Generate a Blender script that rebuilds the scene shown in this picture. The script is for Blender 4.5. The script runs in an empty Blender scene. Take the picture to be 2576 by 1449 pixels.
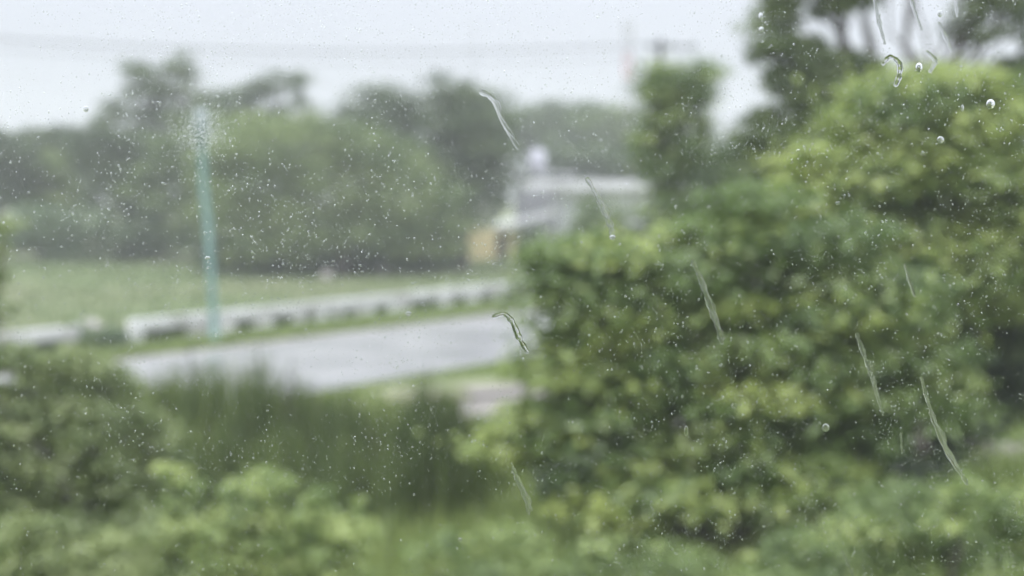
import bpy, math, random
import numpy as np
from mathutils import Vector, noise as mnoise

random.seed(11)
RNG = np.random.default_rng(11)
SC = bpy.context.scene
COL = SC.collection
R = math.radians

# ------------------------------------------------------------------ camera
CAMZ = 4.5
FPX = 2576 * 50 / 36.0
PITCH = math.atan((724.5 - 478) / FPX)
cam_d = bpy.data.cameras.new('camera')
cam = bpy.data.objects.new('camera', cam_d)
COL.objects.link(cam)
cam.location = (0, 0, CAMZ)
cam.rotation_euler = (R(90) - PITCH, 0, 0)
cam_d.lens = 50
cam_d.sensor_width = 36
cam_d.clip_start = 0.02
cam_d.clip_end = 3000
PANE_Y = 0.700
OUT_Y = 0.706
cam_d.dof.use_dof = True
cam_d.dof.focus_distance = OUT_Y
cam_d.dof.aperture_fstop = 6.3
cam_d.dof.aperture_blades = 0
SC.camera = cam

# ------------------------------------------------------------------ sky, sun, exposure
SUN_EL, SUN_AZ = R(58), R(-35)
w = bpy.data.worlds.new("World")
SC.world = w
w.use_nodes = True
nt = w.node_tree
nt.nodes.clear()
o_ = nt.nodes.new('ShaderNodeOutputWorld')
bg = nt.nodes.new('ShaderNodeBackground')
sky = nt.nodes.new('ShaderNodeTexSky')
sky.sky_type = 'NISHITA'
sky.sun_disc = False
sky.sun_elevation = SUN_EL
sky.sun_rotation = R(180) + SUN_AZ
sky.air_density = 1.0
sky.dust_density = 5.0
bg.inputs['Strength'].default_value = 0.12
tc = nt.nodes.new('ShaderNodeTexCoord')
sep = nt.nodes.new('ShaderNodeSeparateXYZ')
nt.links.new(tc.outputs['Generated'], sep.inputs[0])
# overcast dome: brighter overhead than at the horizon
ramp = nt.nodes.new('ShaderNodeMapRange')
ramp.inputs['From Min'].default_value = 0.0
ramp.inputs['From Max'].default_value = 1.0
ramp.inputs['To Min'].default_value = 1.0
ramp.inputs['To Max'].default_value = 6.9
nt.links.new(sep.outputs['Z'], ramp.inputs['Value'])
noi = nt.nodes.new('ShaderNodeTexNoise')
noi.inputs['Scale'].default_value = 1.6
noi.inputs['Detail'].default_value = 3.0
nt.links.new(tc.outputs['Generated'], noi.inputs['Vector'])
nr = nt.nodes.new('ShaderNodeMapRange')
nr.inputs['To Min'].default_value = 0.93
nr.inputs['To Max'].default_value = 1.07
nt.links.new(noi.outputs['Fac'], nr.inputs['Value'])
mul = nt.nodes.new('ShaderNodeMath'); mul.operation = 'MULTIPLY'
nt.links.new(ramp.outputs[0], mul.inputs[0]); nt.links.new(nr.outputs[0], mul.inputs[1])
cl = nt.nodes.new('ShaderNodeVectorMath'); cl.operation = 'SCALE'
cl.inputs[0].default_value = (2.68, 2.80, 3.14)
nt.links.new(mul.outputs[0], cl.inputs['Scale'])
mx = nt.nodes.new('ShaderNodeMix'); mx.data_type = 'RGBA'
mx.inputs['Factor'].default_value = 0.9
nt.links.new(sky.outputs[0], mx.inputs['A'])
nt.links.new(cl.outputs[0], mx.inputs['B'])
nt.links.new(mx.outputs['Result'], bg.inputs['Color'])
nt.links.new(bg.outputs[0], o_.inputs['Surface'])

sl = bpy.data.lights.new('sun', 'SUN')
sl.energy = 1.5
sl.angle = R(25)
sl.color = (1.0, 0.97, 0.92)
so = bpy.data.objects.new('sun', sl)
COL.objects.link(so)
so.rotation_euler = (R(90) - SUN_EL, 0, SUN_AZ)

SC.view_settings.view_transform = 'Standard'
SC.view_settings.look = 'None'
SC.view_settings.exposure = 0.42
SC.view_settings.gamma = 1.0
cy = SC.cycles
cy.max_bounces = 8
cy.diffuse_bounces = 3
cy.glossy_bounces = 3
cy.transmission_bounces = 6
cy.volume_bounces = 1
cy.transparent_max_bounces = 12
cy.sample_clamp_indirect = 6
cy.caustics_reflective = False
cy.use_denoising = True
cy.denoiser = 'OPENIMAGEDENOISE'
cy.denoising_input_passes = 'RGB_ALBEDO_NORMAL'


# ------------------------------------------------------------------ helpers
def P(px, py, Y):
    """world point seen at photo pixel (2576-wide frame) at forward distance Y"""
    u = (px - 1288) / FPX
    v = (724.5 - py) / FPX
    d = Vector((u, math.cos(PITCH) + v * math.sin(PITCH), -math.sin(PITCH) + v * math.cos(PITCH)))
    k = Y / d.y
    return Vector((d.x * k, Y, CAMZ + d.z * k))


def G(px, py):
    """ground point seen at photo pixel"""
    a = P(px, py, 1.0)
    k = CAMZ / (CAMZ - a.z)
    return Vector((a.x * k, k, 0))


def tagit(o, label=None, cat=None, group=None, kind=None):
    if label: o['label'] = label
    if cat: o['category'] = cat
    if group: o['group'] = group
    if kind: o['kind'] = kind
    return o


def empty(name, loc, label, cat, group=None):
    o = bpy.data.objects.new(name, None)
    o.empty_display_size = 0.2
    COL.objects.link(o)
    o.location = loc
    return tagit(o, label, cat, group)


def link_mesh(name, me, mat, parent=None, world=True):
    o = bpy.data.objects.new(name, me)
    COL.objects.link(o)
    if mat is not None and len(me.materials) == 0:
        me.materials.append(mat)
    if parent is not None:
        o.parent = parent
        if world:
            o.location = -Vector(parent.location)
    return o


def mesh_np(name, verts, faces, smooth=False, tint=None):
    """verts (N,3); faces (M,k) all the same k"""
    me = bpy.data.meshes.new(name)
    verts = np.asarray(verts, dtype=np.float32)
    faces = np.asarray(faces, dtype=np.int32)
    m, k = faces.shape
    me.vertices.add(len(verts)); me.vertices.foreach_set('co', verts.ravel())
    me.loops.add(m * k); me.loops.foreach_set('vertex_index', faces.ravel())
    me.polygons.add(m)
    me.polygons.foreach_set('loop_start', np.arange(0, m * k, k, dtype=np.int32))
    me.polygons.foreach_set('loop_total', np.full(m, k, dtype=np.int32))
    me.polygons.foreach_set('use_smooth', np.full(m, smooth, dtype=bool))
    if tint is not None:
        a = me.attributes.new('tint', 'FLOAT', 'POINT')
        a.data.foreach_set('value', np.asarray(tint, dtype=np.float32))
    me.update(calc_edges=True)
    return me


class MB:
    def __init__(s):
        s.v = []; s.f = []; s.sm = []

    def box(s, c, size, rz=0.0):
        hx, hy, hz = size[0] / 2, size[1] / 2, size[2] / 2
        cr, sr = math.cos(rz), math.sin(rz)
        b = len(s.v)
        for z in (-hz, hz):
            for x, y in ((-hx, -hy), (hx, -hy), (hx, hy), (-hx, hy)):
                s.v.append((c[0] + x * cr - y * sr, c[1] + x * sr + y * cr, c[2] + z))
        for q in ((3, 2, 1, 0), (4, 5, 6, 7), (0, 1, 5, 4), (1, 2, 6, 5), (2, 3, 7, 6), (3, 0, 4, 7)):
            s.f.append(tuple(b + i for i in q)); s.sm.append(False)
        return s

    def tube(s, pts, rad, seg=8):
        pts = [Vector(p) for p in pts]
        b = len(s.v)
        n = len(pts)
        for i, p in enumerate(pts):
            t = (pts[min(i + 1, n - 1)] - pts[max(i - 1, 0)]).normalized()
            a = t.cross(Vector((0, 1, 0.13))).normalized()
            c = t.cross(a)
            r = rad[i] if hasattr(rad, '__len__') else rad
            for k in range(seg):
                an = 2 * math.pi * k / seg
                q = p + a * (math.cos(an) * r) + c * (math.sin(an) * r)
                s.v.append(tuple(q))
        for i in range(n - 1):
            for k in range(seg):
                k2 = (k + 1) % seg
                s.f.append((b + i * seg + k, b + i * seg + k2, b + (i + 1) * seg + k2, b + (i + 1) * seg + k)); s.sm.append(True)
        s.f.append(tuple(b + k for k in range(seg))); s.sm.append(False)
        s.f.append(tuple(b + (n - 1) * seg + k for k in reversed(range(seg)))); s.sm.append(False)
        return s

    def prism(s, poly, axis_pts):
        """extrude polygon poly (list of 3D) by vector"""
        b = len(s.v); n = len(poly); e = Vector(axis_pts)
        for p in poly: s.v.append(tuple(p))
        for p in poly: s.v.append(tuple(Vector(p) + e))
        s.f.append(tuple(b + i for i in range(n))); s.sm.append(False)
        s.f.append(tuple(b + n + i for i in reversed(range(n)))); s.sm.append(False)
        for i in range(n):
            j = (i + 1) % n
            s.f.append((b + i, b + n + i, b + n + j, b + j)); s.sm.append(False)
        return s

    def build(s, name, mat, parent=None, bevel=0.0):
        me = bpy.data.meshes.new(name)
        me.from_pydata(s.v, [], s.f)
        me.polygons.foreach_set('use_smooth', s.sm)
        me.update()
        o = link_mesh(name, me, mat, parent)
        if bevel:
            m = o.modifiers.new('edge', 'BEVEL'); m.width = bevel; m.segments = 2; m.limit_method = 'ANGLE'
        return o


# ------------------------------------------------------------------ materials
def new_mat(name):
    m = bpy.data.materials.new(name); m.use_nodes = True
    m.node_tree.nodes.clear()
    return m, m.node_tree


def add(nt, t, **kw):
    n = nt.nodes.new(t)
    for k, v in kw.items():
        if k in n.inputs: n.inputs[k].default_value = v
        else: setattr(n, k, v)
    return n


def noise_col(nt, c1, c2, scale, detail=5, lo=0.35, hi=0.65, coord='Object', stretch=None):
    t = add(nt, 'ShaderNodeTexCoord')
    n = add(nt, 'ShaderNodeTexNoise', Scale=scale, Detail=detail)
    src = t.outputs[coord]
    if stretch:
        mp = add(nt, 'ShaderNodeMapping'); mp.inputs['Scale'].default_value = stretch
        nt.links.new(src, mp.inputs[0]); src = mp.outputs[0]
    nt.links.new(src, n.inputs['Vector'])
    mr = add(nt, 'ShaderNodeMapRange'); mr.inputs['From Min'].default_value = lo; mr.inputs['From Max'].default_value = hi
    nt.links.new(n.outputs['Fac'], mr.inputs['Value'])
    m = add(nt, 'ShaderNodeMix', data_type='RGBA')
    m.inputs['A'].default_value = (*c1, 1); m.inputs['B'].default_value = (*c2, 1)
    nt.links.new(mr.outputs[0], m.inputs['Factor'])
    return m, n


def solid(name, c1, c2, scale=3.0, rough=0.7, bump=0.2, stretch=None, spec=0.5):
    m, nt = new_mat(name)
    col, n = noise_col(nt, c1, c2, scale, stretch=stretch)
    p = add(nt, 'ShaderNodeBsdfPrincipled', Roughness=rough)
    p.inputs['Specular IOR Level'].default_value = spec
    nt.links.new(col.outputs['Result'], p.inputs['Base Color'])
    b = add(nt, 'ShaderNodeBump', Strength=bump); b.inputs['Distance'].default_value = 0.02
    nt.links.new(n.outputs['Fac'], b.inputs['Height']); nt.links.new(b.outputs[0], p.inputs['Normal'])
    o = add(nt, 'ShaderNodeOutputMaterial'); nt.links.new(p.outputs[0], o.inputs['Surface'])
    return m


def leaf_mat(name, dark, mid, young, trans=0.42, gloss=0.05):
    m, nt = new_mat(name)
    at = add(nt, 'ShaderNodeAttribute', attribute_name='tint')
    cr = add(nt, 'ShaderNodeValToRGB')
    e = cr.color_ramp.elements
    e[0].position = 0.0; e[0].color = (*dark, 1)
    e[1].position = 1.0; e[1].color = (*young, 1)
    x = cr.color_ramp.elements.new(0.5); x.color = (*mid, 1)
    nt.links.new(at.outputs['Fac'], cr.inputs[0])
    d = add(nt, 'ShaderNodeBsdfDiffuse'); t = add(nt, 'ShaderNodeBsdfTranslucent')
    g = add(nt, 'ShaderNodeBsdfGlossy', Roughness=0.4)
    nt.links.new(cr.outputs[0], d.inputs[0]); nt.links.new(cr.outputs[0], t.inputs[0])
    m1 = add(nt, 'ShaderNodeMixShader'); m1.inputs[0].default_value = trans
    nt.links.new(d.outputs[0], m1.inputs[1]); nt.links.new(t.outputs[0], m1.inputs[2])
    m2 = add(nt, 'ShaderNodeMixShader'); m2.inputs[0].default_value = gloss
    nt.links.new(m1.outputs[0], m2.inputs[1]); nt.links.new(g.outputs[0], m2.inputs[2])
    o = add(nt, 'ShaderNodeOutputMaterial'); nt.links.new(m2.outputs[0], o.inputs['Surface'])
    return m


M = {}
M['bark'] = solid('bark', (0.06, 0.05, 0.042), (0.12, 0.105, 0.09), 6, 0.9, 0.6, (1, 1, 0.25))
M['greybark'] = solid('grey_bark', (0.12, 0.115, 0.105), (0.20, 0.19, 0.18), 8, 0.9, 0.6, (1, 1, 0.3))
M['white'] = solid('white_painted_concrete', (0.42, 0.41, 0.39), (0.76, 0.76, 0.75), 1.3, 0.75, 0.15)
M['whitewall'] = solid('white_render', (0.68, 0.69, 0.70), (0.78, 0.79, 0.81), 1.1, 0.8, 0.1)
M['roofgrey'] = solid('pale_roof_slab', (0.56, 0.56, 0.57), (0.70, 0.70, 0.72), 0.9, 0.8, 0.1)
M['greywall'] = solid('grey_render', (0.20, 0.20, 0.22), (0.28, 0.28, 0.30), 0.8, 0.85, 0.1)
M['yellow'] = solid('ochre_yellow_render', (0.55, 0.45, 0.24), (0.64, 0.54, 0.32), 1.3, 0.85, 0.1)
M['tank'] = solid('grey_tank', (0.36, 0.36, 0.40), (0.45, 0.45, 0.50), 1.3, 0.6, 0.05)
M['darkglass'] = solid('dark_window_glass', (0.02, 0.022, 0.025), (0.04, 0.045, 0.05), 1.0, 0.15, 0.0)
M['teal'] = solid('teal_painted_steel', (0.14, 0.255, 0.225), (0.21, 0.33, 0.295), 2.0, 0.5, 0.1, (1, 1, 0.2))
M['pole'] = solid('weathered_concrete_pole', (0.10, 0.10, 0.11), (0.17, 0.17, 0.17), 3, 0.85, 0.2)
M['wire'] = solid('black_cable', (0.03, 0.03, 0.03), (0.05, 0.05, 0.05), 3, 0.6, 0.0)
M['mastred'] = solid('faded_red_paint', (0.45, 0.10, 0.10), (0.5, 0.16, 0.14), 1, 0.6, 0.0)
M['mastwhite'] = solid('mast_white_paint', (0.5, 0.5, 0.5), (0.6, 0.6, 0.6), 1, 0.6, 0.0)
M['mastgrey'] = solid('mast_grey_paint', (0.3, 0.3, 0.32), (0.4, 0.4, 0.42), 1, 0.6, 0.0)
M['stone'] = solid('pale_stone', (0.36, 0.33, 0.31), (0.52, 0.49, 0.46), 4, 0.9, 0.6)
M['lamp'] = solid('grey_lamp_glass', (0.28, 0.33, 0.32), (0.36, 0.42, 0.41), 3, 0.4, 0.0)

# leaf materials: dark / mid / young
M['l_far'] = leaf_mat('far_leaf', (0.045, 0.075, 0.03), (0.095, 0.145, 0.05), (0.19, 0.255, 0.085))
M['l_pale'] = leaf_mat('pale_leaf', (0.065, 0.11, 0.038), (0.165, 0.235, 0.075), (0.30, 0.375, 0.13))
M['l_blue'] = leaf_mat('bluish_leaf', (0.09, 0.14, 0.075), (0.15, 0.22, 0.105), (0.21, 0.29, 0.14))
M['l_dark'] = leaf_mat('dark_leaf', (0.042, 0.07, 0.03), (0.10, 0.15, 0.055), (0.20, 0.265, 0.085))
M['l_bright'] = leaf_mat('bright_leaf', (0.06, 0.115, 0.036), (0.19, 0.275, 0.08), (0.46, 0.54, 0.16), 0.45)
M['l_front'] = leaf_mat('front_leaf', (0.09, 0.145, 0.046), (0.25, 0.34, 0.115), (0.52, 0.60, 0.23), 0.42)
M['l_left'] = leaf_mat('left_leaf', (0.075, 0.115, 0.04), (0.19, 0.25, 0.09), (0.36, 0.42, 0.18), 0.4)
M['l_grass'] = leaf_mat('grass_blade', (0.08, 0.125, 0.038), (0.20, 0.27, 0.08), (0.36, 0.43, 0.14), 0.3, 0.03)
M['l_reed'] = leaf_mat('reed_blade', (0.055, 0.08, 0.028), (0.115, 0.165, 0.052), (0.24, 0.30, 0.09), 0.3, 0.03)


M['l_meadow'] = leaf_mat('meadow_blade', (0.12, 0.175, 0.075), (0.20, 0.255, 0.12), (0.31, 0.33, 0.185), 0.2, 0.02)


def ground_mat():
    m, nt = new_mat('meadow_ground')
    g1, n1 = noise_col(nt, (0.14, 0.205, 0.085), (0.22, 0.265, 0.13), 0.09, 6)
    g2, n2 = noise_col(nt, (0.32, 0.30, 0.21), (0.24, 0.25, 0.14), 0.5, 6)
    t = add(nt, 'ShaderNodeTexCoord')
    n3 = add(nt, 'ShaderNodeTexNoise', Scale=0.06, Detail=4)
    nt.links.new(t.outputs['Object'], n3.inputs['Vector'])
    mr = add(nt, 'ShaderNodeMapRange'); mr.inputs['From Min'].default_value = 0.42; mr.inputs['From Max'].default_value = 0.6
    nt.links.new(n3.outputs['Fac'], mr.inputs['Value'])
    mm = add(nt, 'ShaderNodeMix', data_type='RGBA')
    nt.links.new(mr.outputs[0], mm.inputs['Factor'])
    nt.links.new(g1.outputs['Result'], mm.inputs['A']); nt.links.new(g2.outputs['Result'], mm.inputs['B'])
    p = add(nt, 'ShaderNodeBsdfPrincipled', Roughness=0.95)
    p.inputs['Specular IOR Level'].default_value = 0.15
    nt.links.new(mm.outputs['Result'], p.inputs['Base Color'])
    n4 = add(nt, 'ShaderNodeTexNoise', Scale=6.0, Detail=6); nt.links.new(t.outputs['Object'], n4.inputs['Vector'])
    b = add(nt, 'ShaderNodeBump', Strength=0.8); b.inputs['Distance'].default_value = 0.1
    nt.links.new(n4.outputs['Fac'], b.inputs['Height']); nt.links.new(b.outputs[0], p.inputs['Normal'])
    o = add(nt, 'ShaderNodeOutputMaterial'); nt.links.new(p.outputs[0], o.inputs['Surface'])
    return m


def road_mat():
    m, nt = new_mat('wet_road')
    c, n = noise_col(nt, (0.28, 0.28, 0.28), (0.38, 0.375, 0.37), 0.45, 6)
    p = add(nt, 'ShaderNodeBsdfPrincipled')
    nt.links.new(c.outputs['Result'], p.inputs['Base Color'])
    mr = add(nt, 'ShaderNodeMapRange'); mr.inputs['To Min'].default_value = 0.16; mr.inputs['To Max'].default_value = 0.30
    nt.links.new(n.outputs['Fac'], mr.inputs['Value']); nt.links.new(mr.outputs[0], p.inputs['Roughness'])
    p.inputs['Specular IOR Level'].default_value = 0.8
    n2 = add(nt, 'ShaderNodeTexNoise', Scale=14.0, Detail=4)
    t = add(nt, 'ShaderNodeTexCoord'); nt.links.new(t.outputs['Object'], n2.inputs['Vector'])
    b = add(nt, 'ShaderNodeBump', Strength=0.15); b.inputs['Distance'].default_value = 0.01
    nt.links.new(n2.outputs['Fac'], b.inputs['Height']); nt.links.new(b.outputs[0], p.inputs['Normal'])
    o = add(nt, 'ShaderNodeOutputMaterial'); nt.links.new(p.outputs[0], o.inputs['Surface'])
    return m


def glass_mat():
    m, nt = new_mat('window_glass')
    t = add(nt, 'ShaderNodeBsdfTransparent'); t.inputs[0].default_value = (0.985, 0.99, 0.995, 1)
    d = add(nt, 'ShaderNodeBsdfTranslucent'); d.inputs[0].default_value = (0.8, 0.82, 0.85, 1)
    co = add(nt, 'ShaderNodeTexCoord')
    n = add(nt, 'ShaderNodeTexNoise', Scale=7.0, Detail=6); nt.links.new(co.outputs['Object'], n.inputs['Vector'])
    mr = add(nt, 'ShaderNodeMapRange'); mr.inputs['From Min'].default_value = 0.35; mr.inputs['From Max'].default_value = 0.75
    mr.inputs['To Min'].default_value = 0.001; mr.inputs['To Max'].default_value = 0.010
    nt.links.new(n.outputs['Fac'], mr.inputs['Value'])
    mm = add(nt, 'ShaderNodeMixShader')
    nt.links.new(mr.outputs[0], mm.inputs[0]); nt.links.new(t.outputs[0], mm.inputs[1]); nt.links.new(d.outputs[0], mm.inputs[2])
    o = add(nt, 'ShaderNodeOutputMaterial'); nt.links.new(mm.outputs[0], o.inputs['Surface'])
    return m


def water_mat():
    m, nt = new_mat('rain_water')
    g = add(nt, 'ShaderNodeBsdfGlass', Roughness=0.0, IOR=1.33)
    g.inputs[0].default_value = (0.99, 0.99, 0.99, 1)
    o = add(nt, 'ShaderNodeOutputMaterial'); nt.links.new(g.outputs[0], o.inputs['Surface'])
    return m


def spray_mat(name='fine_spray', clear=0.70, milk=0.3):
    m, nt = new_mat(name)
    g = add(nt, 'ShaderNodeBsdfGlass', Roughness=0.0, IOR=1.33)
    t = add(nt, 'ShaderNodeBsdfTranslucent'); t.inputs[0].default_value = (0.8, 0.82, 0.83, 1)
    mm = add(nt, 'ShaderNodeMixShader'); mm.inputs[0].default_value = milk
    nt.links.new(g.outputs[0], mm.inputs[1]); nt.links.new(t.outputs[0], mm.inputs[2])
    tr = add(nt, 'ShaderNodeBsdfTransparent')
    m3 = add(nt, 'ShaderNodeMixShader'); m3.inputs[0].default_value = clear
    nt.links.new(mm.outputs[0], m3.inputs[1]); nt.links.new(tr.outputs[0], m3.inputs[2])
    o = add(nt, 'ShaderNodeOutputMaterial'); nt.links.new(m3.outputs[0], o.inputs['Surface'])
    return m


M['ground'] = ground_mat(); M['road'] = road_mat(); M['glass'] = glass_mat(); M['water'] = water_mat(); M['spray'] = spray_mat(); M['softwater'] = spray_mat('soft_water_film', 0.42, 0.05); M['faintwater'] = spray_mat('faint_water_streak', 0.8, 0.1)
M['dirt'] = solid('bare_dirt', (0.15, 0.135, 0.115), (0.29, 0.265, 0.235), 1.1, 0.7, 0.5)

# ------------------------------------------------------------------ haze
hz = MB(); hz.box((0, 150, 19.5), (900, 900, 43))
mh, nh = new_mat('haze_air')
pv = nh.nodes.new('ShaderNodeVolumePrincipled')
pv.inputs['Color'].default_value = (0.96, 0.975, 0.985, 1)
pv.inputs['Density'].default_value = 0.00135
oh = nh.nodes.new('ShaderNodeOutputMaterial'); nh.links.new(pv.outputs[0], oh.inputs['Volume'])
haze = hz.build('haze', mh); haze['kind'] = 'stuff'

# ------------------------------------------------------------------ ground, road, path
def gz(x, y):
    return 0.10 * mnoise.noise(Vector((x * 0.05, y * 0.05, 0))) if abs(y) > 62 else 0.0


n = 120
xs = np.linspace(-420, 420, n); ys = np.linspace(-270, 570, n)
V = np.array([(x, y, gz(x, y)) for y in ys for x in xs])
F = np.array([(j * n + i, j * n + i + 1, (j + 1) * n + i + 1, (j + 1) * n + i) for j in range(n - 1) for i in range(n - 1)])
g = link_mesh('ground', mesh_np('ground', V, F, True), M['ground']); tagit(g, kind='structure')

DIR = Vector((0.575, 0.818, 0)).normalized()
NRM = Vector((-DIR.y, DIR.x, 0))           # towards the far side of the road
ROAD0 = Vector((0.2, 37.9, 0))             # point of the near edge


def strip(name, o, a, b, w0, w1, z, mat, wob=0.15, seed=0.0):
    vs = []; fs = []
    k = 80
    for i in range(k + 1):
        t = a + (b - a) * i / k
        for q, wd in enumerate((w0, w1)):
            e = wob * mnoise.noise(Vector((t * 0.35, q * 9 + seed, 0)))
            p = o + DIR * t + NRM * (wd + e)
            vs.append((p.x, p.y, z))
        if i < k: fs.append((2 * i, 2 * i + 2, 2 * i + 3, 2 * i + 1))
    ob = link_mesh(name, mesh_np(name, vs, fs), mat)
    # make sure it faces up
    return tagit(ob, kind='structure')


strip('road', ROAD0, -60, 120, 0, 8.0, 0.03, M['road'], 0.35)
strip('road_verge', ROAD0, -60, 120, 8.0, 8.7, 0.012, M['dirt'], 0.3, 5)
# bare track in front of the road, seen between reeds and bush
tv = []; tf = []
ctr = [G(1000, 990), G(1180, 990), G(1320, 985), G(1480, 1050), G(1640, 1095), G(1850, 1120), G(2300, 1140)]
ctr = ctr[1:] + [Vector((14, 22, 0)), Vector((30, 18, 0))]
for i, p in enumerate(ctr):
    t = (ctr[min(i + 1, len(ctr) - 1)] - ctr[max(i - 1, 0)]).normalized(); nn = Vector((-t.y, t.x, 0))
    wv = [1.0, 2.9, 3.0, 2.0, 1.8, 1.6, 1.4, 1.2, 1.2, 1.2][min(i, 9)]
    a, b = p + nn * wv, p - nn * wv
    tv += [(a.x, a.y, 0.02), (b.x, b.y, 0.02)]
    if i: tf.append((2 * i - 2, 2 * i - 1, 2 * i + 1, 2 * i))
tr = link_mesh('dirt_path', mesh_np('dirt_path', tv, tf), M['dirt']); tagit(tr, kind='structure')


# ------------------------------------------------------------------ foliage
def leaf_mesh(name, C, N, S, tint, aspect=0.5, smooth=False):
    """rhombic, slightly folded leaves"""
    C = np.asarray(C); N = np.asarray(N)
    n = len(C)
    N = N / (np.linalg.norm(N, axis=1, keepdims=True) + 1e-9)
    rnd = RNG.normal(size=(n, 3))
    T = np.cross(N, rnd); T /= (np.linalg.norm(T, axis=1, keepdims=True) + 1e-9)
    B = np.cross(N, T)
    S = np.asarray(S)[:, None]
    v = np.empty((n, 4, 3))
    v[:, 0] = C - T * S * 0.5
    v[:, 1] = C + B * S * 0.5 * aspect + N * S * 0.08
    v[:, 2] = C + T * S * 0.5 - N * S * 0.05
    v[:, 3] = C - B * S * 0.5 * aspect + N * S * 0.08
    idx = np.arange(n)[:, None] * 4
    f = np.concatenate([idx + np.array([[0, 1, 2]]), idx + np.array([[0, 2, 3]])])
    return mesh_np(name, v.reshape(-1, 3), f, smooth, np.repeat(tint, 4))


def clump_leaves(ells, nsub, sub_r, nleaf, leaf, tint_mu=0.45, young=0.2, fill=0.75, up=0.5, flat=0.55, loose=0.25, jit=0.09):
    """ells: list of (center, (rx,ry,rz)). Sub-clumps sit mostly on the shell, leaves round each."""
    Cs = []; Ns = []; Ss = []; Ts = []
    vol = np.array([(e[1][0] * e[1][1] + e[1][0] * e[1][2] + e[1][1] * e[1][2]) for e in ells]); vol /= vol.sum()
    for (c, r), wgt in zip(ells, vol):
        m = max(3, int(nsub * wgt))
        d = RNG.normal(size=(m, 3)); d /= np.linalg.norm(d, axis=1, keepdims=True)
        rr = fill + (1 - fill) * RNG.random((m, 1)) ** 0.6
        rr[RNG.random(m) < 0.2] *= 0.55
        sub = np.array(c) + d * rr * np.array(r)
        scl = sub_r * (0.4 + 1.25 * RNG.random(m) ** 1.3)
        tt = np.clip(RNG.normal(tint_mu, 0.16, m) + (RNG.random(m) < young) * 0.35, 0, 1)
        for k in range(m):
            q = max(4, int(nleaf * (scl[k] / sub_r) ** 2))
            dd = RNG.normal(size=(q, 3)); dd /= np.linalg.norm(dd, axis=1, keepdims=True)
            rad = np.where(RNG.random((q, 1)) < loose, np.abs(RNG.normal(0.75, 0.45, (q, 1))), RNG.random((q, 1)) ** 0.45)
            sq = np.array((1.15, 1.15, flat))
            Cs.append(sub[k] + dd * rad * scl[k] * sq)
            Ns.append(dd * 0.7 + RNG.normal(size=(q, 3)) * 0.45 + np.array((0, 0, up)))
            Ss.append(leaf * (0.65 + 0.7 * RNG.random(q)))
            Ts.append(np.clip(tt[k] + RNG.normal(0, jit, q), 0, 1))
    return np.concatenate(Cs), np.concatenate(Ns), np.concatenate(Ss), np.concatenate(Ts)


def wavy(a, b, k=6, amp=0.06, seed=0.0):
    a = Vector(a); b = Vector(b); L = (b - a).length
    out = []
    for i in range(k + 1):
        t = i / k
        p = a.lerp(b, t)
        e = math.sin(math.pi * t) if i not in (0, k) else 0
        p += Vector((mnoise.noise(Vector((t * 3, seed, 1))), mnoise.noise(Vector((t * 3, seed, 5))), 0.4 * mnoise.noise(Vector((t * 3, seed, 9))))) * amp * L * e * 2
        out.append(p)
    return out


def tree(name, label, cat, base, ells, nsub, sub_r, nleaf, leaf, mat, group=None, trunk_r=0.25, bark='bark',
         trunk_h=None, stems=1, limbs=True, **kw):
    base = Vector(base)
    root = empty(name, base, label, cat, group)
    cz = sum(e[0][2] for e in ells) / len(ells)
    cx = sum(e[0][0] for e in ells) / len(ells); cyy = sum(e[0][1] for e in ells) / len(ells)
    th = trunk_h if trunk_h else max(0.5, (cz - base.z) * 0.55)
    tm = MB()
    seed = base.x * 1.7 + base.y
    for s in range(stems):
        a = base + Vector((random.uniform(-1, 1), random.uniform(-1, 1), 0)) * (trunk_r * 2 * (stems > 1)) + Vector((0, 0, -0.1))
        fork = Vector((base.x * 0.6 + cx * 0.4, base.y * 0.6 + cyy * 0.4, base.z + th)) + Vector((random.uniform(-1, 1), random.uniform(-1, 1), 0)) * (0.3 * th if stems > 1 else 0.0)
        pts = wavy(a, fork, 7, 0.05, seed + s)
        r0 = trunk_r / math.sqrt(stems)
        tm.tube(pts, [r0 * (1.25 - 0.65 * i / 7) if i else r0 * 1.5 for i in range(8)], 10)
        if limbs:
            for k, e in enumerate(ells):
                if stems > 1 and k % stems != s: continue
                tgt = Vector(e[0]) + Vector((0, 0, -0.1 * e[1][2]))
                start = pts[-1 - (k % 3)]
                lp = wavy(start, tgt, 6, 0.07, seed + k * 3)
                tm.tube(lp, [r0 * 0.5 * (1 - 0.75 * i / 6) for i in range(7)], 7)
                for q in range(4):
                    d = Vector((random.gauss(0, 1), random.gauss(0, 1), random.gauss(0.3, 0.6))).normalized()
                    tip = tgt + Vector((d.x * e[1][0], d.y * e[1][1], d.z * e[1][2])) * 0.8
                    tw = wavy(lp[3 + q % 3], tip, 4, 0.08, seed + k + q * 7)
                    tm.tube(tw, [r0 * 0.2 * (1 - 0.8 * i / 4) for i in range(5)], 5)
    tm.build('trunk' if cat == 'tree' else 'stem', M[bark], root)
    C, N, S, T = clump_leaves(ells, nsub, sub_r, nleaf, leaf, **kw)
    keep = C[:, 2] > 0.03
    link_mesh('crown' if cat == 'tree' else 'foliage', leaf_mesh('foliage', C[keep], N[keep], S[keep], T[keep]), M[mat], root)
    return root


def E(px, py, D, rx, ry, depth=None):
    """ellipsoid given in photo pixels at distance D"""
    p = P(px, py, D)
    k = D / FPX
    d = depth if depth else (rx + ry) / 2 * k
    return (tuple(p), (rx * k, d, ry * k))


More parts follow.
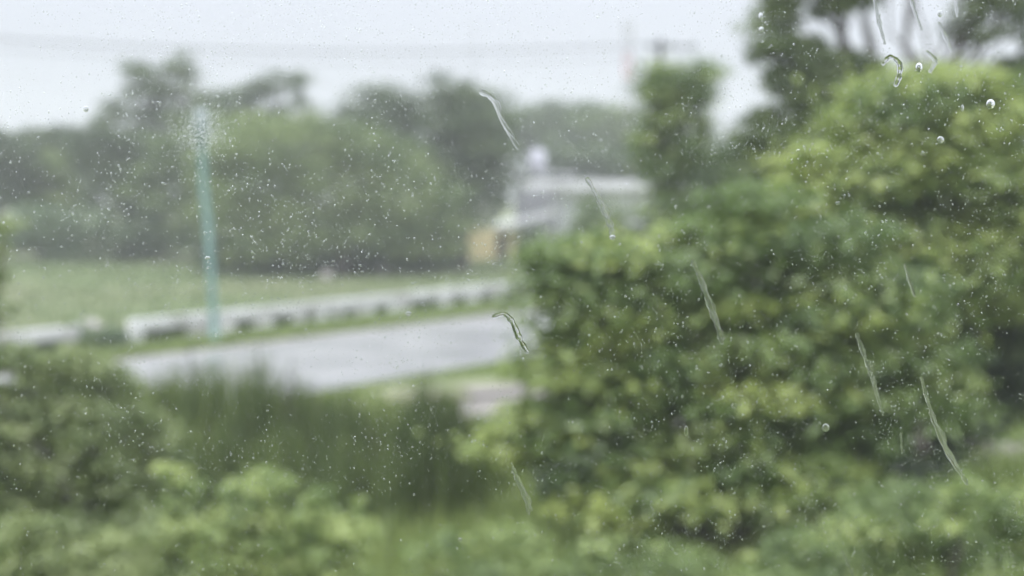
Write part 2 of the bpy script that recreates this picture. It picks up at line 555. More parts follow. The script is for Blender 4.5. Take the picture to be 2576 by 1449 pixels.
# ---- distant trees (row beyond the meadow)
def far_tree(label, D, ells, base_px, mat='l_far', sub=1.0, lf=0.30, ns=70, nl=70, group='trees along the far side of the meadow', tr=0.3, **kw):
    b = P(base_px, 600, D); b.z = 0
    return tree('broadleaf_tree', label, 'tree', b, [E(a, c, D + (e if len(x) > 4 else 0), r1, r2) for x in ells for (a, c, r1, r2, *ee) in [x] for e in [ee[0] if ee else 0]],
                int(ns * 1.5), sub, nl, lf, M and mat, group, tr, **kw)


far_tree('tallest tree on the left, flat topped with sky gaps in its crown', 98,
         [(415, 165, 88, 34), (350, 205, 45, 50), (405, 200, 60, 40), (465, 160, 45, 26), (372, 240, 55, 55), (430, 270, 40, 40), (330, 265, 60, 45), (455, 255, 60, 45), (510, 290, 60, 40), (300, 290, 75, 32), (370, 300, 60, 40), (450, 330, 110, 50), (480, 200, 30, 24), (545, 260, 60, 28), (260, 300, 40, 30)], 400,
         sub=0.85, ns=90, nl=60)
far_tree('thin ring shaped tree top between the tallest left tree and the dark round one', 104,
         [(710, 205, 60, 22), (765, 230, 25, 40), (655, 225, 35, 22), (600, 245, 60, 26), (700, 300, 120, 40), (560, 290, 60, 40)], 690,
         sub=0.8, ns=80, nl=60)
far_tree('dark round tree rising behind the broad pale one', 84,
         [(950, 265, 95, 45), (955, 300, 100, 68), (880, 330, 60, 60), (1030, 320, 70, 70), (960, 430, 110, 80)], 960, mat='l_far', sub=1.0, ns=80, nl=70, tint_mu=0.3)
far_tree('dark domed tree whose right edge overhangs the houses', 80,
         [(1120, 235, 60, 48), (1180, 270, 60, 50), (1200, 320, 85, 85), (1230, 400, 65, 90), (1130, 390, 90, 100), (1190, 490, 90, 70), (1100, 520, 80, 90)], 1165,
         sub=1.0, ns=150, nl=75, tint_mu=0.32)
far_tree('broad pale green tree in the middle with drooping skirts', 74,
         [(690, 370, 150, 85), (850, 350, 110, 60), (960, 400, 110, 60), (620, 470, 130, 100), (820, 500, 170, 110), (1010, 500, 120, 70), (920, 590, 170, 70), (700, 600, 150, 70), (1080, 590, 90, 60)], 860,
         mat='l_pale', sub=1.15, ns=240, nl=80, tint_mu=0.5, young=0.45, fill=0.75, flat=0.5, jit=0.05, tr=0.4)
far_tree('smaller tree with olive crown just behind the teal post', 88,
         [(540, 350, 110, 60), (450, 400, 90, 60), (560, 430, 90, 70), (420, 480, 100, 60), (520, 560, 90, 60)], 500, mat='l_pale', sub=0.9, ns=120, nl=70, tint_mu=0.35)
far_tree('dense dark tree left of the teal post', 92,
         [(330, 400, 110, 70), (250, 370, 80, 45), (370, 470, 100, 60), (290, 480, 80, 60)], 320, sub=0.95, ns=120, nl=70, tint_mu=0.3)
far_tree('low tree on the far left skyline', 108,
         [(150, 350, 75, 32), (210, 380, 60, 40), (60, 360, 70, 32), (120, 430, 80, 60)], 130, sub=0.85, ns=90, nl=70)
far_tree('yellowish small tree at the far left edge', 96,
         [(110, 430, 60, 45), (70, 480, 50, 50), (150, 490, 60, 40)], 100, mat='l_pale', sub=0.75, ns=70, nl=70, tint_mu=0.6)
far_tree('dark tree cut by the left border', 94,
         [(10, 400, 60, 60), (-60, 380, 90, 60), (20, 480, 60, 50)], -10, sub=0.9, ns=80, nl=70, tint_mu=0.2)
# bluish low bushes before them
for i, (lab, els, bp) in enumerate([
        ('low bluish green bush at the left end of the meadow', [(100, 560, 90, 45), (60, 610, 70, 40), (150, 605, 70, 35)], 110),
        ('rounded bluish bush second from the left behind the meadow', [(230, 560, 80, 50), (210, 610, 80, 35), (290, 600, 60, 40)], 240),
        ('darker bush just left of the foot of the far tree by the post', [(370, 570, 70, 55), (400, 620, 70, 35), (340, 625, 50, 30)], 370)]):
    r = tree('bush', lab, 'bush', P(bp, 640, 88 + i).xy.to_3d(), [E(a, b, 88 + i, c, d) for a, b, c, d in els], 80, 0.7, 70, 0.26,
             'l_blue', 'bushes along the far edge of the meadow', 0.08, stems=3, trunk_h=0.7, tint_mu=[0.6, 0.55, 0.35][i])
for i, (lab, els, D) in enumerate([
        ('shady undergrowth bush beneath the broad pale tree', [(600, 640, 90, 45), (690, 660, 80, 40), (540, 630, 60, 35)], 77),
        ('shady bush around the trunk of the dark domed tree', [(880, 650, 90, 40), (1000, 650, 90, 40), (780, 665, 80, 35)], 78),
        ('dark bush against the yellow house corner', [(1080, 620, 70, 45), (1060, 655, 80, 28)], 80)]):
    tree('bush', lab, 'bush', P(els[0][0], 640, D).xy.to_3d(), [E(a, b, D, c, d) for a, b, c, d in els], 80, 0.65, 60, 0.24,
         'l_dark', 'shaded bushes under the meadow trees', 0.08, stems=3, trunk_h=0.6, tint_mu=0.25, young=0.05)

# hazy trees behind the houses
far_tree('hazy tree behind the houses, left one with the higher top', 150,
         [(1370, 300, 90, 40), (1440, 285, 80, 32), (1330, 340, 60, 40), (1400, 370, 110, 50)], 1390, sub=1.5, lf=0.5, ns=100, nl=60, group='hazy trees behind the houses', tr=0.4)
far_tree('hazy tree behind the houses, right one beside the utility pole', 142,
         [(1530, 300, 90, 32), (1600, 310, 80, 36), (1500, 360, 120, 50), (1620, 370, 80, 60)], 1560, mat='l_pale', sub=1.4, lf=0.5, ns=100, nl=60, group='hazy trees behind the houses', tr=0.4, tint_mu=0.25)
far_tree('darker shorter tree standing right behind the white roof', 112,
         [(1530, 410, 90, 40), (1440, 420, 60, 40), (1620, 430, 70, 50)], 1530, sub=1.1, lf=0.35, ns=90, nl=70, group='hazy trees behind the houses', tint_mu=0.2)
tree('roadside_tree', 'small fresh green tree standing in front of the white house', 'tree', (P(1560, 600, 60).x, 60, 0),
     [E(1480, 545, 60, 42, 42), E(1540, 575, 60, 60, 50), E(1635, 560, 60, 50, 45), E(1480, 640, 60, 60, 40), E(1590, 640, 60, 80, 45), E(1680, 600, 60, 60, 50)], 120, 0.5, 60, 0.2, 'l_pale', None, 0.12, trunk_h=1.0, tint_mu=0.4)
tree('bush', 'round bush hiding the wall between yellow shed and white house', 'bush', (P(1345, 640, 86).x, 86, 0),
     [E(1345, 600, 86, 38, 34), E(1330, 635, 86, 40, 25), E(1385, 640, 86, 30, 22)], 50, 0.5, 60, 0.2, 'l_pale', None, 0.08, stems=3, trunk_h=0.5, tint_mu=0.3)
# wood behind everything (reads as one mass)
els = []
for x in range(-900, 3600, 90):
    if 1250 < x < 1700: continue
    els.append(E(x, 400 + random.uniform(-25, 25), 190 + random.uniform(-10, 10), 90, 55))
C, N, S, T = clump_leaves(els, 1100, 2.0, 40, 0.8, tint_mu=0.35)
dw = link_mesh('distant_wood', leaf_mesh('distant_wood', C, N, S, T), M['l_far'])
tagit(dw, 'hazy far wood closing the view behind the meadow trees', 'wood', kind='stuff')


# ------------------------------------------------------------------ houses
def house():
    D = 91.0
    k = D / FPX
    # yellow shed with lean-to roof
    a = P(1180, 655, D); b = P(1330, 655, D)
    root = empty('yellow_shed', (a.x, D, 0), 'low yellow ochre building with pale lean-to roof beside the white house', 'shed')
    wx = b.x - a.x
    cx = (a.x + b.x) / 2
    w_ = MB(); w_.box((cx, D + 2.0, 0.95), (wx, 4.0, 1.9)); w_.build('wall', M['yellow'], root)
    d_ = MB(); d_.box((cx + 0.2, D - 0.012, 0.80), (0.75, 0.05, 1.6)); d_.build('door', M['bark'], root)
    w2 = MB(); w2.box((b.x - 0.45, D - 0.012, 1.2), (0.5, 0.05, 0.5)); w2.build('window', M['darkglass'], root)
    r_ = MB()
    p0 = P(1245, 570, D - 0.6); p1 = P(1395, 525, D + 3.2)
    r_.prism([(p0.x, D - 0.6, p0.z - 0.25), (p0.x, D - 0.6, p0.z), (p1.x, D - 0.6, p1.z), (p1.x, D - 0.6, p1.z - 0.3)], (0, 5.0, 0))
    r_.build('roof', M['roofgrey'], root)
    # white house
    a = P(1378, 655, D); b = P(1655, 655, D)
    root = empty('white_house', (a.x, D, 0), 'white single storey house with flat overhanging roof slab beyond the road', 'house')
    cx = (a.x + b.x) / 2; wx = b.x - a.x - 0.6
    top = P(0, 470, D).z
    w_ = MB(); w_.box((cx, D + 3.6, top / 2), (wx, 6.0, top)); w_.build('wall', M['whitewall'], root)
    r_ = MB(); r_.box((cx - 0.85, D + 3.2, top + 0.12), (wx + 2.3, 7.6, 0.62)); r_.build('roof', M['roofgrey'], root)
    for i, px in enumerate((1395, 1500, 1640)):
        q = P(px, 600, D)
        m = MB(); m.box((q.x, D - 0.25, top / 2), (0.4, 0.28, top)); m.build('porch_post', M['greywall'], root)
    for px in (1450, 1560):
        q = P(px, 600, D)
        m = MB(); m.box((q.x, D + 0.58, 1.9), (1.1, 0.06, 1.1)); wi = m.build('window', M['whitewall'], root)
        m = MB(); m.box((q.x, D + 0.545, 1.9), (0.95, 0.03, 0.95)); g_ = m.build('pane', M['darkglass']); g_.parent = wi; g_.location = (0, 0, 0)
    q = P(1605, 600, D)
    m = MB(); m.box((q.x, D + 0.58, 1.05), (0.95, 0.06, 2.1)); m.build('door', M['bark'], root)
    # grey house behind with tanks
    D2 = 101.0
    a = P(1295, 655, D2); b = P(1440, 655, D2)
    root = empty('grey_house', (a.x, D2, 0), 'dull grey block house rising behind the white roof', 'house')
    top = P(0, 440, D2).z
    cx = (a.x + b.x) / 2
    m = MB(); m.box((cx, D2 + 3, top / 2), (b.x - a.x, 6, top)); m.build('wall', M['greywall'], root)
    m = MB(); m.box((cx, D2 + 3, top + 0.09), (b.x - a.x + 0.5, 6.5, 0.16)); m.build('roof', M['roofgrey'], root)
    for px in (1320, 1400):
        q = P(px, 440, D2)
        m = MB(); m.box((q.x, D2 - 0.01, q.z - 0.5), (0.9, 0.05, 0.8)); m.build('window', M['darkglass'], root)
    q = P(1313, 440, D2)
    # stair tower of the grey house
    t0 = P(1352, 372, D2 + 1)
    rt = empty('water_tank', (t0.x, D2 + 1, top + 0.17), 'tall pale grey water tank standing on the grey roof', 'water tank')
    h = t0.z - top - 0.17
    m = MB(); m.box((t0.x, D2 + 1, top + 0.17 + h * 0.2), (1.35, 1.35, h * 0.4)); m.build('base', M['greywall'], rt)
    m = MB(); m.tube([(t0.x, D2 + 1, top + 0.17 + h * 0.4), (t0.x, D2 + 1, top + 0.17 + h * 0.9), (t0.x, D2 + 1, top + 0.17 + h * 0.95)], [0.62, 0.62, 0.3], 20); m.build('tank', M['tank'], rt)
    m = MB(); m.tube([(t0.x, D2 + 1, top + 0.17 + h * 0.95), (t0.x, D2 + 1, top + 0.17 + h)], [0.25, 0.22], 14); m.build('lid', M['tank'], rt)
    t1 = P(1600, 432, D2 + 3)


house()


# ------------------------------------------------------------------ utility pole, cables, masts
def utility():
    D = 75.0
    top = P(1662, 100, D)
    root = empty('utility_pole', (top.x, D, 0), 'dark utility pole with a crossarm rising behind the trees right of centre', 'utility pole')
    m = MB(); m.tube([(top.x, D, -0.2), (top.x, D, 6), (top.x, D, top.z)], [0.22, 0.19, 0.15], 12); m.build('pole', M['pole'], root)
    az = P(0, 119, D).z
    x0 = P(1628, 119, D).x; x1 = P(1752, 119, D).x
    m = MB(); m.box(((x0 + x1) / 2, D - 0.24, az), (x1 - x0, 0.14, 0.16)); m.build('crossarm', M['pole'], root)
    for px in (1636, 1690, 1742):
        q = P(px, 119, D)
        m = MB(); m.tube([(q.x, D - 0.24, az + 0.08), (q.x, D - 0.24, az + 0.16), (q.x, D - 0.24, az + 0.24), (q.x, D - 0.24, az + 0.30)], [0.05, 0.09, 0.09, 0.04], 10)
        m.build('insulator', M['lamp'], root)
    m = MB(); m.tube([(top.x + 0.0, D - 0.31, az - 1.3), (top.x, D - 0.31, az - 0.5)], [0.13, 0.13], 12); m.build('fuse_box', M['pole'], root)
    # cables to the left
    lab = ['upper power cable crossing the sky to the utility pole', 'middle power cable running just under the upper one', 'lowest power cable hanging below the other two']
    for i, (px1, yo) in enumerate(((1636, 0), (1690, 6), (1660, 22))):
        a = P(px1, 119 + (yo if i == 2 else -10), D - 0.24)
        b = P(-900, 10 + yo * 1.4, 62)
        pts = []
        for s in range(41):
            t = s / 40
            p = a.lerp(b, t); p.z -= 4 * 1.05 * t * (1 - t)
            pts.append(p)
        m = MB(); m.tube(pts, 0.017, 6); c = m.build('power_cable', M['wire'])
        tagit(c, lab[i], 'cable', 'power cables across the sky')


utility()


def mast(px, pytop, D, label, wd, bands=True):
    top = P(px, pytop, D)
    root = empty('radio_mast', (top.x, D, 0), label, 'mast', 'faint far masts')
    nb = 7
    for b in range(nb):
        z0, z1 = top.z * b / nb, top.z * (b + 1) / nb
        m = MB()
        for sx in (-1, 1):
            for sy in (-1, 1):
                m.tube([(top.x + sx * wd / 2, D + sy * wd / 2, z0), (top.x + sx * wd / 2, D + sy * wd / 2, z1)], 0.06 * wd + 0.01, 6)
        k = max(2, int((z1 - z0) / wd))
        for j in range(k):
            a = z0 + (z1 - z0) * j / k; c = z0 + (z1 - z0) * (j + 1) / k
            s = 1 if j % 2 else -1
            for sy in (-1, 1):
                m.tube([(top.x - s * wd / 2, D + sy * wd / 2, a), (top.x + s * wd / 2, D + sy * wd / 2, c)], 0.04 * wd + 0.01, 5)
        m.build('mast_section', M['mastred' if (b % 2 and bands) else 'mastgrey'], root)
    if bands:
        for dz in (-0.8, -2.4):
            for sx in (-1, 1):
                m = MB(); m.box((top.x + sx * wd * 0.75, D - wd * 0.6, top.z + dz), (wd * 0.3, 0.16, 1.2)); m.build('antenna_panel', M['mastwhite'], root)


mast(1580, 55, 210, 'red and white lattice radio mast fading in the sky left of the utility pole', 1.0)
mast(1192, 60, 330, 'very faint thin mast in the middle of the sky', 0.7, False)


# ------------------------------------------------------------------ teal post
def post():
    Dp = 42.0
    root = empty('street_lamp', G(540, 858), 'leaning teal green lamp post standing behind the white railing', 'street lamp')
    pts = [P(541, 862, Dp), P(537, 780, Dp), P(529, 660, Dp), P(523, 560, Dp), P(512, 470, Dp), P(510, 400, Dp), P(506, 330, Dp)]
    pts[0].z = -0.1
    root.location = (pts[0].x, Dp, 0)
    m = MB(); m.tube(pts, [0.125, 0.12, 0.12, 0.118, 0.112, 0.105, 0.095], 16); m.build('pole', M['teal'], root)
    m = MB(); m.tube([(pts[0].x, Dp, -0.05), (pts[0].x, Dp, 0.12), (pts[0].x, Dp, 0.14)], [0.28, 0.28, 0.2], 16); m.build('base', M['teal'], root)
    t = pts[-1]
    m = MB(); m.tube([t, t + Vector((0, 0, 0.1)), t + Vector((0, 0, 0.14))], [0.13, 0.22, 0.24], 14); m.build('collar', M['teal'], root)
    m = MB(); zz = [0.14, 0.25, 0.42, 0.58, 0.68]; rr = [0.14, 0.2, 0.22, 0.18, 0.06]
    m.tube([t + Vector((0, 0, q)) for q in zz], rr, 18); m.build('lamp_globe', M['lamp'], root)


post()


# ------------------------------------------------------------------ white balustrade
A0 = G(322, 869); A1 = G(1372, 744)
rd = (A1 - A0).normalized(); rang = math.atan2(rd.y, rd.x)
RH = 0.72


def on_rail(px):
    """point of the rail's base line at photo column px"""
    u = (px - 1288) / FPX
    # x = u*k*y approx : solve A0 + rd*t with x = u*y
    kk = 1.0 / (math.cos(PITCH))  # small correction
    t = (u * A0.y * kk - A0.x) / (rd.x - u * rd.y * kk)
    return A0 + rd * t, t


def rail_seg(label, x0, x1, piers):
    p0, t0 = on_rail(x0); p1, t1 = on_rail(x1)
    root = empty('balustrade', ((p0 + p1) / 2).xy.to_3d(), label, 'railing', 'white concrete railing along the road')
    c = (p0 + p1) / 2
    m = MB(); m.box((c.x, c.y, RH - 0.16), ((p1 - p0).length, 0.30, 0.32), rang); m.build('beam', M['white'], root, 0.02)
    for a, b in piers:
        q0, _ = on_rail(a); q1, _ = on_rail(b); cc = (q0 + q1) / 2
        m = MB(); m.box((cc.x, cc.y, (RH - 0.32) / 2 - 0.05), ((q1 - q0).length, 0.26, RH - 0.32 + 0.1), rang); m.build('pier', M['white'], root, 0.015)


rail_seg('long white concrete railing on short piers behind the teal post', 326, 1372,
         [(326, 350), (473, 530), (540, 587), (637, 680), (737, 763), (790, 817), (838, 856), (888, 935), (976, 1026), (1106, 1132), (1176, 1199), (1237, 1262), (1316, 1368)])
rail_seg('short white railing piece at the left border, broken off before the gap', -260, 190,
         [(-250, -200), (-110, -70), (30, 70), (160, 186)])

# stones in the gap
def rock(name, label, c, r, mat='stone', group=None, sq=0.7):
    bm_v = []; bm_f = []
    nu, nv = 10, 7
    for j in range(nv + 1):
        th = math.pi * j / nv
        for i in range(nu):
            ph = 2 * math.pi * i / nu
            d = Vector((math.sin(th) * math.cos(ph), math.sin(th) * math.sin(ph), math.cos(th)))
            k = 1 + 0.35 * mnoise.noise(d * 1.7 + Vector(c))
            bm_v.append((c[0] + d.x * r * k, c[1] + d.y * r * k, c[2] + d.z * r * k * sq))
    for j in range(nv):
        for i in range(nu):
            i2 = (i + 1) % nu
            bm_f.append((j * nu + i, (j + 1) * nu + i, (j + 1) * nu + i2, j * nu + i2))
    o = link_mesh(name, mesh_np(name, bm_v, bm_f), M[mat])
    return tagit(o, label, 'stone', group)


for lab, px, py, r in (('pale pinkish stone block in the gap between the two railing pieces', 228, 850, 0.42),
                       ('white painted stone at the foot of the meadow trees, left one', 822, 703, 0.3),
                       ('greyer stone at the foot of the meadow trees, right one', 965, 692, 0.3),
                       ('round pale boulder against the shady bush left of the yellow shed', 1142, 640, 0.75)):
    c = G(px, py); c.z = r * 0.5 if py > 660 else 1.0
    rock('stone', lab, c, r, 'stone', None, 0.9)
for i, (px, py, r, lab) in enumerate([(1640, 1120, 0.38, 'largest beige stone lying on the dirt track behind the bush'), (1480, 1150, 0.22, 'small beige stone on the track, left of the larger one'),
                                      (1700, 1090, 0.24, 'small beige stone on the track, right of the larger one')]):
    c = G(px, py); c.z = r * 0.35; rock('stone', lab, c, r)


# ------------------------------------------------------------------ grass
def blades(name, label, cat, pos, h, wd, mat, kind=None, group=None, lean=0.25, tint_mu=0.45, tint_sd=0.18, parent=None):
    pos = np.asarray(pos); n = len(pos)
    H = h * (0.6 + 0.6 * RNG.random(n)) if np.isscalar(h) else h
    az = RNG.random(n) * 2 * math.pi
    ln = np.abs(RNG.normal(0, lean, n))
    dirx, diry = np.cos(az), np.sin(az)
    fa = RNG.random(n) * math.pi
    wx, wy = np.cos(fa) * wd / 2, np.sin(fa) * wd / 2
    v = np.empty((n, 5, 3))
    def at(t):
        q = np.empty((n, 3)); q[:, 0] = pos[:, 0] + dirx * H * ln * t ** 2; q[:, 1] = pos[:, 1] + diry * H * ln * t ** 2; q[:, 2] = pos[:, 2] + H * t * (1 - 0.25 * ln * t)
        return q
    b, m_, t_ = at(0), at(0.55), at(1.0)
    W = np.stack([wx, wy, np.zeros(n)], 1)
    v[:, 0] = b - W; v[:, 1] = b + W; v[:, 2] = m_ + W; v[:, 3] = m_ - W; v[:, 4] = t_
    idx = np.arange(n)[:, None] * 5
    f = np.concatenate([idx + np.array([[0, 1, 2]]), idx + np.array([[0, 2, 3]]), idx + np.array([[3, 2, 4]])])
    tt = np.clip(RNG.normal(tint_mu, tint_sd, n), 0, 1)
    me = mesh_np(name, v.reshape(-1, 3), f, False, np.repeat(tt, 5))
    o = link_mesh(name, me, M[mat], parent)
    return tagit(o, label, cat, group, kind)


def scatter(n, x0, x1, y0, y1, dens=None, scale=0.5, thr=-1.0):
    out = []
    while len(out) < n:
        x = random.uniform(x0, x1); y = random.uniform(y0, y1)
        if thr > -1 and mnoise.noise(Vector((x * scale, y * scale, 3.3))) < thr: continue
        if dens and not dens(x, y): continue
        out.append((x, y, 0))
    return np.array(out)


def side(x, y):
    """signed distance beyond the near road edge"""
    return (Vector((x, y, 0)) - ROAD0).dot(NRM)


def near_view(x, y, m=3):
    return abs(x) < y * 0.37 + m


# verge grass between road and railing
RN = Vector((-rd.y, rd.x, 0))


def rs_(x, y):
    return (Vector((x, y, 0)) - A0).dot(RN)


vg = scatter(16000, -26, 12, 22, 66, lambda x, y: 8.5 < side(x, y) and rs_(x, y) < -0.45 and near_view(x, y))
blades('verge_grass', 'rough grass strip between the wet road and the white railing', 'grass', vg, 0.22, 0.05, 'l_grass', 'stuff', lean=0.5, tint_mu=0.55)
wg = scatter(9000, -30, 14, 30, 68, lambda x, y: 0.35 < rs_(x, y) < 1.3 and near_view(x, y))
blades('ditch_weeds', 'dark weeds growing close behind the white railing', 'weeds', wg, 0.42, 0.06, 'l_dark', 'stuff', lean=0.3, tint_mu=0.2)
# meadow
mg = scatter(26000, -45, 30, 44, 92, lambda x, y: rs_(x, y) > 1.2 and near_view(x, y))
blades('meadow_grass', 'short pale grass of the open meadow beyond the railing', 'grass', mg, 0.16, 0.10, 'l_meadow', 'stuff', lean=0.8, tint_mu=0.5, tint_sd=0.25)
# near side of the road
def path_d(x, y):
    p = Vector((x, y, 0)); best = 9
    for a, b in zip(ctr[:-1], ctr[1:]):
        ab = b - a; t = max(0, min(1, (p - a).dot(ab) / ab.length_squared))
        best = min(best, (p - a - ab * t).length)
    best -= 0.9 if x < 2 else 0
    return best + 0.7 * mnoise.noise(Vector((x * 0.9, y * 0.9, 1)))


ng = scatter(60000, -16, 16, 13, 37, lambda x, y: side(x, y) < -0.3 and near_view(x, y) and (x < -4 or path_d(x, y) > 1.25), 0.4, -0.35)
hg = np.array([0.62 * (0.25 if (side(p[0], p[1]) > -6 or (p[0] > -3.5 and p[1] > 23)) and p[0] > -6 else 1.0) for p in ng]) * (0.6 + 0.6 * RNG.random(len(ng)))
blades('tall_grass', 'green tall grass covering the near slope at the bottom', 'grass', ng, hg, 0.035, 'l_grass', 'stuff', lean=0.35, tint_mu=0.6)
fg = scatter(26000, -9, 9, 8.5, 15, lambda x, y: near_view(x, y, 2))
blades('lush_grass', 'lush light green grass nearest to the window', 'grass', fg, 1.15, 0.035, 'l_grass', 'stuff', lean=0.35, tint_mu=0.72)

# ---- reed clumps
reeds = [(300, 21.5, 930, 120, 0.5), (400, 21, 940, 110, 0.5), (520, 20, 905, 120, 0.35), (640, 19.5, 890, 130, 0.3), (745, 20, 960, 110, 0.35),
         (850, 19.5, 985, 110, 0.3), (950, 21, 1010, 100, 0.6), (1060, 18.5, 960, 85, 0.12), (1125, 18.8, 985, 70, 0.2), (560, 17.5, 1050, 110, 0.4), (700, 17, 1070, 130, 0.35), (860, 17, 1100, 110, 0.3), (980, 17, 1120, 80, 0.3), (440, 18, 1050, 110, 0.5), (200, 22, 945, 110, 0.6), (120, 22, 930, 100, 0.6), (1190, 19.5, 1060, 110, 0.5), (1010, 19, 1060, 90, 0.4)]
rl = ['at the far left end of the reed bank', 'second from the left end of the reed bank', 'tall, right behind the teal post foot', 'tallest of the reed bank', 'beside the tallest one on its right',
      'in front of the left end of the bright road', 'pale and short under the bright road', 'dark brownish, narrow, at the right end of the reeds', 'behind the dark one beside the bare track', 'short, in the front row left',
      'in the front row under the tallest reeds', 'in the front row before the pale reeds', 'last of the front row on the right', 'in the front row beside the leafy shrub', 'pale and thin before the left end of the road', 'sparse, behind the leafy shrub at the left border', 'lowest and palest, right of the dark brownish one', 'middling, just left of the dark brownish one']
for (px, D, pyt, wpx, ti), q in zip(reeds, rl):
    c = P(px, 1000, D); top = P(px, pyt, D).z
    rad = wpx / 2 * D / FPX
    nb = 600 if rl.index(q) % 3 == 0 else 900
    pp = np.stack([c.x + RNG.normal(0, rad * 0.62, nb), D + RNG.normal(0, 0.5, nb), np.zeros(nb)], 1)
    hh = top * (0.5 + 0.62 * RNG.random(nb) ** 0.8) * np.exp(-((pp[:, 0] - c.x) / (rad * 2.2)) ** 2)
    root = empty('reed_clump', (c.x, D, 0), ('clump of upright reeds ' + q), 'reeds', 'reed clumps below the road')
    pp2 = pp
    blades('blades', None, None, pp2, hh, 0.034, 'l_reed', lean=0.12, tint_mu=ti + 0.12, tint_sd=0.3, parent=root)
    # a few bare stalks
    m = MB()
    for k in range(7):
        m = MB()
        x = c.x + random.gauss(0, rad * 0.7); y = D + random.gauss(0, 0.4); h_ = top * random.uniform(0.8, 1.12)
        m.tube([(x, y, 0), (x + random.uniform(-.05, .05), y, h_ * 0.6), (x + random.uniform(-.14, .14), y, h_)], [0.012, 0.009, 0.004], 5)
        m.build('stalk', M['bark'], root)

# ------------------------------------------------------------------ right-hand trees
tree('slender_tree', 'narrow bushy tree standing in front of the utility pole', 'tree', (P(1715, 500, 36).x, 36, 0),
     [E(1665, 210, 36, 60, 36), E(1700, 225, 36, 75, 50), (E(1762, 205, 36, 38, 42)), E(1640, 260, 36, 35, 50), E(1655, 330, 36, 52, 85), E(1720, 290, 36, 40, 50), E(1780, 290, 36, 22, 60), E(1740, 400, 36, 75, 50), E(1680, 440, 36, 65, 75), E(1820, 440, 36, 60, 50), E(1720, 540, 36, 100, 60), E(1730, 610, 36, 80, 50)], 230, 0.38, 60, 0.16,
     'l_bright', None, 0.16, tint_mu=0.3, young=0.3, loose=0.4)
tree('tall_tree', 'tall dark tree with sky gaps reaching out of the top right corner', 'tree', (P(2260, 500, 25).x, 25, 0),
     [E(1945, 30, 25, 78, 45), E(1990, 400, 25, 110, 60), E(2130, 250, 25, 60, 50), E(1930, 130, 25, 55, 40), E(2055, 130, 25, 55, 35), E(1990, 200, 25, 70, 40), E(2150, 170, 25, 50, 40), E(2090, 20, 25, 60, 40), E(2060, 210, 25, 90, 60), E(2020, 290, 25, 90, 60), E(1900, 330, 25, 60, 50),       E(2120, 330, 25, 110, 70), E(2445, 60, 25, 38, 80), E(2540, 30, 25, 50, 60), E(2540, 200, 25, 60, 60), E(2440, 230, 25, 60, 40), E(2220, 400, 25, 110, 80), E(1950, 430, 25, 110, 70), E(2100, 520, 25, 120, 90),
      E(2620, 120, 25, 80, 80), E(2300, -140, 25, 120, 50), E(2060, -90, 25, 120, 60), E(2520, -100, 25, 120, 70), E(2170, 20, 25, 20, 40)], 600, 0.28, 70, 0.13, 'l_dark', None, 0.2,
     tint_mu=0.65, young=0.25, trunk_h=5.0)
tree('background_tree', 'dull green tree filling the space behind the bright leafy one', 'tree', (P(2450, 500, 30).x, 30, 0),
     [E(2500, 420, 30, 140, 110), E(2330, 560, 30, 150, 110), E(2550, 640, 30, 140, 130), E(2080, 600, 30, 160, 100), E(1880, 520, 30, 110, 80), E(2680, 480, 30, 120, 160), E(1850, 420, 30, 80, 80), E(1905, 370, 30, 70, 45), E(1830, 640, 30, 110, 90), E(2300, 720, 30, 180, 110), E(1950, 760, 30, 150, 90), E(2600, 850, 30, 130, 120)],
     300, 0.5, 60, 0.16, 'l_dark', None, 0.25, tint_mu=0.35, young=0.1)
tree('bright_tree', 'yellow green leafy tree, its top lit at the upper right', 'tree', (P(2330, 800, 17).x, 17, 0),
     [E(2380, 200, 17, 120, 45), E(2290, 290, 17, 140, 50), E(2440, 300, 17, 110, 60), E(2200, 330, 17, 70, 60), E(2060, 400, 17, 55, 55), E(2100, 460, 17, 70, 60), E(2360, 400, 17, 140, 60), E(2470, 440, 17, 80, 60), E(2230, 480, 17, 100, 55),
      E(2500, 560, 17, 100, 40), E(2440, 620, 17, 120, 45), E(2560, 640, 17, 90, 50), E(2280, 590, 17, 110, 50), E(2180, 640, 17, 90, 45), E(2350, 690, 17, 110, 45), E(2490, 730, 17, 90, 40), E(2110, 560, 17, 80, 45), E(2230, 400, 17, 90, 50), E(2560, 540, 17, 60, 50)], 260, 0.5, 130, 0.18, 'l_bright', None, 0.1, fill=0.6, flat=0.4, up=1.2, loose=0.25, jit=0.05, tint_mu=0.6, young=0.4)
